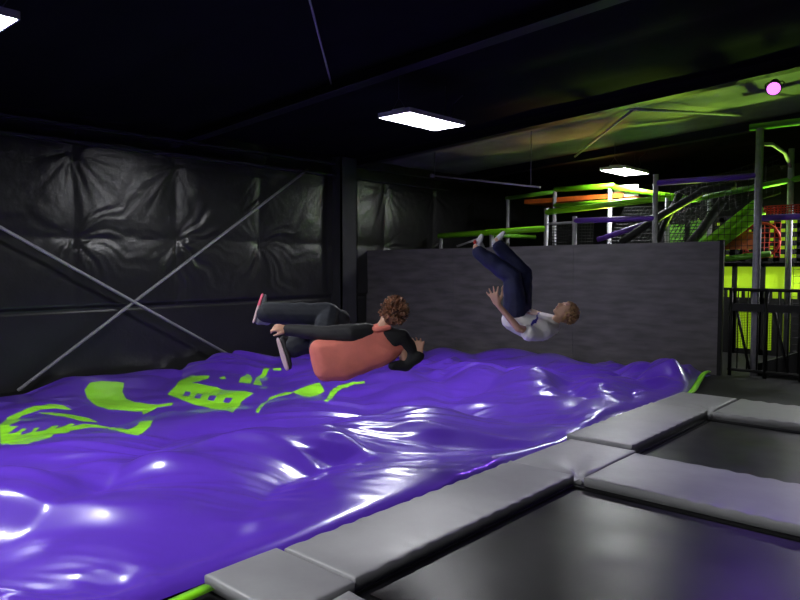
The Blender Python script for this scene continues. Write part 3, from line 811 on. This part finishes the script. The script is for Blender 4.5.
def hair_mesh(name, at, R, mats, parent, s, seed, fr=0.05, tuft=0.035, n=240, face_y=0.045, neck=-0.06, volume=1.0):
    rnd = random.Random(seed)
    bm = bmesh.new()
    a = 0.086 * s * volume; b_ = 0.104 * s * volume; c_ = 0.098 * s * volume
    hull(bm, [(at(0, -0.026, 0.032), (a, b_ * 0.95, c_ * 0.92), R), (at(0, -0.05, -0.01), (a * 0.86, b_ * 0.62, c_ * 0.75), R)])
    for i in range(n):
        u = rnd.uniform(-1, 1); th = rnd.uniform(0, 2 * PI); q = math.sqrt(1 - u * u)
        dx, dy, dz = q * math.cos(th), q * math.sin(th), u
        if dz < -0.65 or (dy > 0.45 and dz < 0.35): continue
        base = at(dx * a / s * 0.9, -0.03 + dy * b_ / s * 0.9, 0.028 + dz * c_ / s * 0.9)
        out = R @ V((dx, dy * 0.9 - 0.15, dz + 0.1)).normalized()
        tang = R @ V((rnd.uniform(-1, 1), rnd.uniform(-1, 1), rnd.uniform(-1, 1)))
        tip = base + (out + tang * 0.28).normalized() * tuft * s * rnd.uniform(0.6, 1.2)
        limb(bm, [base, tip], [0.0085 * s, 0.0028 * s])
    return skin(name, bm, mats, parent, 0.0036, 1)

M['skin'] = mat('skin', (0.56, 0.30, 0.20), 0.5, bump=0.03, bscale=60)
M['skin2'] = mat('skin_fair', (0.62, 0.36, 0.25), 0.5, bump=0.03, bscale=60)
M['eye'] = mat('eye', (0.03, 0.02, 0.02), 0.25)
M['lip'] = mat('lip', (0.42, 0.13, 0.11), 0.45)
M['brow'] = mat('brow', (0.20, 0.11, 0.05), 0.7)
M['hair1'] = mat('reddish_brown_hair', (0.38, 0.17, 0.09), 0.5, bump=0.6, bscale=70, col2=(0.055, 0.022, 0.012), vscale=22)
M['hair2'] = mat('light_brown_hair', (0.46, 0.27, 0.12), 0.5, bump=0.6, bscale=70, col2=(0.15, 0.07, 0.03), vscale=22)
M['coral'] = mat('coral_jersey', (0.74, 0.20, 0.15), 0.75, bump=0.15, bscale=22, var=0.08, vscale=7)
M['blackcloth'] = mat('black_jersey', (0.010, 0.010, 0.012), 0.75, bump=0.15, bscale=22)
M['jean'] = mat('dark_denim', (0.014, 0.017, 0.026), 0.8, bump=0.2, bscale=26, var=0.25, vscale=9)
M['navy'] = mat('navy_trousers', (0.016, 0.020, 0.075), 0.75, bump=0.18, bscale=22, var=0.2, vscale=9)
M['tee'] = mat('white_jersey', (0.85, 0.82, 0.83), 0.8, bump=0.15, bscale=20)
M['blueprint'] = mat('blue_shirt_print', (0.05, 0.04, 0.35), 0.7)
M['shoe_dark'] = mat('dark_shoe', (0.02, 0.018, 0.022), 0.6)
M['shoe_grey'] = mat('grey_shoe', (0.24, 0.25, 0.28), 0.6)
M['sole_pink'] = mat('pink_sole', (0.68, 0.10, 0.17), 0.6)
M['sole_pale'] = mat('pale_sole', (0.50, 0.36, 0.36), 0.6)
M['sock'] = mat('grey_white_sock', (0.62, 0.62, 0.66), 0.85, bump=0.2, bscale=40)
M['red'] = mat('red_mark', (0.60, 0.03, 0.03), 0.7)

def shoe(parent, heel, toe, solen, m, ms, s=1.0, name='shoe', sole=True, w=0.036):
    """heel, toe: points on the sole line; solen: direction the sole faces"""
    h, t = V(heel), V(toe); n = V(solen).normalized(); d = (t - h).normalized(); n = (n - d * n.dot(d)).normalized()
    L_ = (t - h).length; sd = d.cross(n)
    bm = bmesh.new()
    R = frame(-n, d)
    hull(bm, [(h + d * 0.035 - n * 0.035, (0.032, 0.035, 0.034), R), (h + d * L_ * 0.62 - n * 0.026, (w, 0.04, 0.026), R)])
    hull(bm, [(h + d * L_ * 0.62 - n * 0.026, (w, 0.04, 0.026), R), (t - d * 0.032 - n * 0.022, (w * 0.85, 0.032, 0.021), R)])
    hull(bm, [(h + d * 0.04 - n * 0.045, 0.032), (h + d * 0.05 - n * 0.10, 0.034), (h + d * L_ * 0.5 - n * 0.05, 0.026)])
    o = skin(name, bm, m, parent, 0.006, 4)
    if sole:
        bm = bmesh.new()
        hull(bm, [(h + d * 0.034 + n * 0.002, (0.034, 0.036, 0.010), R), (h + d * L_ * 0.62 + n * 0.002, (w + 0.003, 0.045, 0.010), R), (t - d * 0.03 + n * 0.0, (w * 0.86, 0.034, 0.010), R)])
        mid = (h + t) / 2 + d * L_ * 0.08
        skin('sole', bm, ms, o, 0.005, 2, (lambda c: 1 if (c - mid).dot(d) < 0 else 0) if isinstance(ms, list) else None)
    return o

# ---- boy in coral, reclining in mid-air, seen from behind (local: x right, y away from camera, z up)
K1 = 5.2 / 690
def person_root(o, loc):
    o.location = loc; o.rotation_euler = (0, 0, YAW)
def A(u, y, v): return V(((u - 318) * K1, y, (357 - v) * K1))
hipL, hipR = A(322, 0.05, 349), A(327, 0.07, 364)
shL, shR = A(366, 0.02, 331), A(401, 0.05, 344)
chest = A(366, 0.02, 348); neckb = A(380, 0.02, 331)
hd = A(391, 0.04, 314)
upv = V((0.40, 0.0, 0.92)); facev = V((-0.35, 0.93, 0.1))
elL, wrL = A(326, 0.02, 334), A(287, 0.10, 331)
elR, wrR = A(406, 0.06, 366), A(419, 0.06, 357)
knL, anL = A(325, 0.34, 318), A(260, 0.32, 316)
knR, anR = A(336, 0.36, 324), A(292, 0.30, 348)
bm = bmesh.new()
hull(bm, [(hipL, 0.085), (hipR, 0.085), (A(336, 0.03, 357), 0.09)])
hull(bm, [(A(334, 0.02, 350), 0.09), (A(338, 0.02, 364), 0.09), (A(364, 0.04, 340), 0.075), (A(388, 0.05, 350), 0.075)])
hull(bm, [(shL, 0.045), (shR, 0.045), (chest, 0.08)])
limb(bm, [neckb, A(387, 0.03, 321)], [0.052, 0.048])
head_at, R1 = head(bm, hd, upv, facev, 1.0)
limb(bm, [shL, elL, wrL], [0.048, 0.036, 0.026]); limb(bm, [shR, elR, wrR], [0.048, 0.036, 0.026])
hand(bm, wrL, A(272, 0.10, 328) - wrL, V((-0.2, 0.6, -0.7)), 1, 0.17, (30, 30, 35, 35), 10, 40)
hand(bm, wrR, V((0.02, -0.05, 1.0)), V((-0.25, -0.9, 0.1)), -1, 0.165, (15, 18, 20, 25), 20, 45)
limb(bm, [hipL, knL, anL], [0.085, 0.058, 0.04]); limb(bm, [hipR, knR, anR], [0.085, 0.058, 0.04])
limb(bm, [anL, A(253, 0.32, 313)], [0.04, 0.035]); limb(bm, [anR, A(283, 0.29, 356)], [0.04, 0.035])
p1 = skin('person', bm, [M['skin'], M['eye'], M['lip'], M['brow']], None, 0.007, 5, face_paint(head_at))
bm = bmesh.new()
hull(bm, [(A(321, -0.02, 350), 0.088), (A(327, -0.02, 368), 0.100), (A(340, 0.0, 360), 0.118)])
hull(bm, [(A(321, -0.02, 350), 0.088), (A(327, -0.02, 368), 0.100), (A(334, 0.0, 352), 0.11), (A(342, 0.0, 366), 0.115)])
hull(bm, [(A(334, 0.0, 352), 0.11), (A(342, 0.0, 366), 0.115), (A(362, 0.02, 342), 0.095), (A(386, 0.03, 352), 0.095)])
hull(bm, [(A(362, 0.02, 342), 0.095), (A(386, 0.03, 352), 0.095), (A(370, 0.02, 334), 0.062), (A(398, 0.05, 346), 0.06), (A(379, 0.02, 331), 0.058)])
skin('shirt', bm, M['coral'], p1, 0.008, 22, None, (0.008, 7))
bm = bmesh.new(); limb(bm, [A(368, 0.0, 331), A(352, -0.03, 333), elL + V((0, -0.02, 0)), wrL], [0.062, 0.074, 0.060, 0.046])
skin('sleeve', bm, M['blackcloth'], p1, 0.007, 5, None, (0.006, 11))
bm = bmesh.new()
hull(bm, [(A(387, 0.0, 333), 0.045), (A(402, 0.02, 336), 0.052), (A(393, 0.0, 343), 0.040)])
limb(bm, [A(402, 0.03, 338), A(411, 0.08, 352), elR, wrR], [0.060, 0.056, 0.050, 0.042])
limb(bm, [A(392, 0.0, 366), elR], [0.03, 0.047])
skin('sleeve', bm, M['blackcloth'], p1, 0.007, 5, None, (0.006, 11))
bm = bmesh.new(); limb(bm, [A(368, -0.01, 328), A(378, -0.045, 329), A(389, -0.03, 327)], [0.02, 0.022, 0.02])
skin('collar', bm, M['coral'], p1, 0.006, 3)
bm = bmesh.new(); limb(bm, [hipL, knL, A(300, 0.33, 317), A(260, 0.32, 316)], [0.108, 0.092, 0.088, 0.084]); hull(bm, [(hipL, 0.10), (hipR, 0.10)])
limb(bm, [hipR, knR, A(300, 0.30, 346)], [0.108, 0.085, 0.070])
limb(bm, [A(303, 0.26, 343), A(290, 0.24, 350)], [0.10, 0.088])
skin('trousers', bm, M['jean'], p1, 0.009, 5, None, (0.010, 9))
shoe(p1, A(245, 0.31, 327), A(254, 0.36, 295), V((-0.92, -0.38, -0.1)), M['shoe_grey'], [M['sole_pink'], M['sole_pale']], w=0.044)
shoe(p1, A(273, 0.20, 340), A(284, 0.16, 374), V((-0.82, -0.55, -0.2)), M['shoe_dark'], M['sole_pale'], w=0.05)
hair_mesh('hair', head_at, R1, M['hair1'], p1, 1.0, 3, n=620, tuft=0.040, volume=0.98)
person_root(p1, (-3.919, 3.429, 1.0))
tag(p1, 'boy in coral shirt with black sleeves reclining in mid-air, seen from behind', 'person')

# ---- boy in white tee, upside down on his back with feet in the air
K2 = 6.5 / 690
def B(u, y, v): return V(((u - 515) * K2, y, (312 - v) * K2))
bm = bmesh.new()
hipn, hipf = B(514, -0.06, 313), B(522, 0.10, 309)
shn, shf = B(538, -0.10, 333), B(556, 0.16, 326)
hull(bm, [(hipn, 0.085), (hipf, 0.085)])
hull(bm, [(B(518, -0.05, 318), 0.085), (B(524, 0.09, 315), 0.085), (B(541, -0.07, 327), 0.085), (B(549, 0.11, 324), 0.085)])
hull(bm, [(shn, 0.045), (shf, 0.045), (B(549, 0.03, 326), 0.06)])
limb(bm, [B(552, 0.03, 325), B(559, 0.03, 318)], [0.048, 0.045])
hd2 = B(565.5, 0.03, 312)
head_at2, R2 = head(bm, hd2, V((0.72, 0.05, 0.36)), V((-0.50, -0.30, 0.80)), 0.95)
eln, wrn = B(514, -0.24, 326), B(494, -0.26, 303)
elf, wrf = B(528, 0.32, 322), B(512, 0.36, 300)
limb(bm, [shn, eln, wrn], [0.046, 0.036, 0.025]); limb(bm, [shf, elf, wrf], [0.046, 0.036, 0.025])
hand(bm, wrn, V((-0.42, -0.1, 0.9)), V((0.35, 0.85, 0.2)), -1, 0.185, (10, 10, 12, 15), 28, 50)
hand(bm, wrf, V((-0.3, 0.1, 0.9)), V((0.7, -0.6, 0.3)), 1, 0.155, (15, 15, 18, 20), 14, 40)
knn, ann = B(512, -0.02, 277), B(479, 0.02, 252)
knf, anf = B(526, 0.14, 274), B(501, 0.16, 245)
limb(bm, [hipn, knn, ann], [0.085, 0.058, 0.038]); limb(bm, [hipf, knf, anf], [0.085, 0.058, 0.038])
limb(bm, [ann, B(476, 0.02, 247)], [0.038, 0.033]); limb(bm, [anf, B(499, 0.16, 240)], [0.038, 0.033])
p2 = skin('person', bm, [M['skin2'], M['eye'], M['lip'], M['brow']], None, 0.007, 5, face_paint(head_at2, 0.95))
bm = bmesh.new()
hull(bm, [(B(512, -0.06, 319), 0.105), (B(520, 0.08, 316), 0.105), (B(526, -0.06, 325), 0.115), (B(532, 0.10, 322), 0.11)])
hull(bm, [(B(526, -0.06, 325), 0.115), (B(532, 0.10, 322), 0.11), (B(541, -0.07, 329), 0.105), (B(550, 0.11, 325), 0.10)])
hull(bm, [(B(541, -0.07, 329), 0.105), (B(550, 0.11, 325), 0.10), (shn, 0.062), (shf, 0.062), (B(554, 0.03, 327), 0.065)])
limb(bm, [shn, B(525, -0.19, 331)], [0.066, 0.070]); limb(bm, [shf, B(540, 0.26, 324)], [0.066, 0.068])
def teep(c):
    # small blue mark across the chest
    q = c - B(535, -0.10, 316)
    return 1 if abs(q.x - 0.9 * q.z + 0.01 * math.sin(q.x * 90)) < 0.016 and abs(q.x) < 0.075 and c.z > B(0, 0, 324).z else 0
skin('shirt', bm, [M['tee'], M['blueprint']], p2, 0.008, 7, teep, (0.008, 8))
bm = bmesh.new()
hull(bm, [(hipn, 0.104), (hipf, 0.100)])
limb(bm, [hipn, knn, B(494, 0.0, 264), B(479, 0.02, 253)], [0.108, 0.086, 0.076, 0.066])
limb(bm, [hipf, knf, B(512, 0.15, 259), B(501, 0.16, 246)], [0.105, 0.084, 0.074, 0.064])
skin('trousers', bm, M['navy'], p2, 0.009, 5, None, (0.010, 9))
s_ = shoe(p2, B(471.5, 0.02, 250), B(480.5, 0.03, 233), V((-0.85, -0.25, 0.5)), M['sock'], M['sole_pale'], name='sock', sole=False, w=0.050)
bm = bmesh.new(); ico_v = hull(bm, [(B(474.5, -0.005, 242), (0.016, 0.016, 0.022))]); skin('red_mark', bm, M['red'], s_, 0.004, 1)
shoe(p2, B(492, 0.16, 242), B(506, 0.17, 229), V((-0.7, -0.2, 0.7)), M['sock'], M['sole_pale'], name='sock', sole=False, w=0.050)
hair_mesh('hair', head_at2, R2, M['hair2'], p2, 0.95, 8, n=620, tuft=0.030, volume=0.98)
person_root(p2, (-3.534, 5.544, 1.248))
tag(p2, 'boy in white tee and navy trousers upside down in mid-air, feet up', 'person')
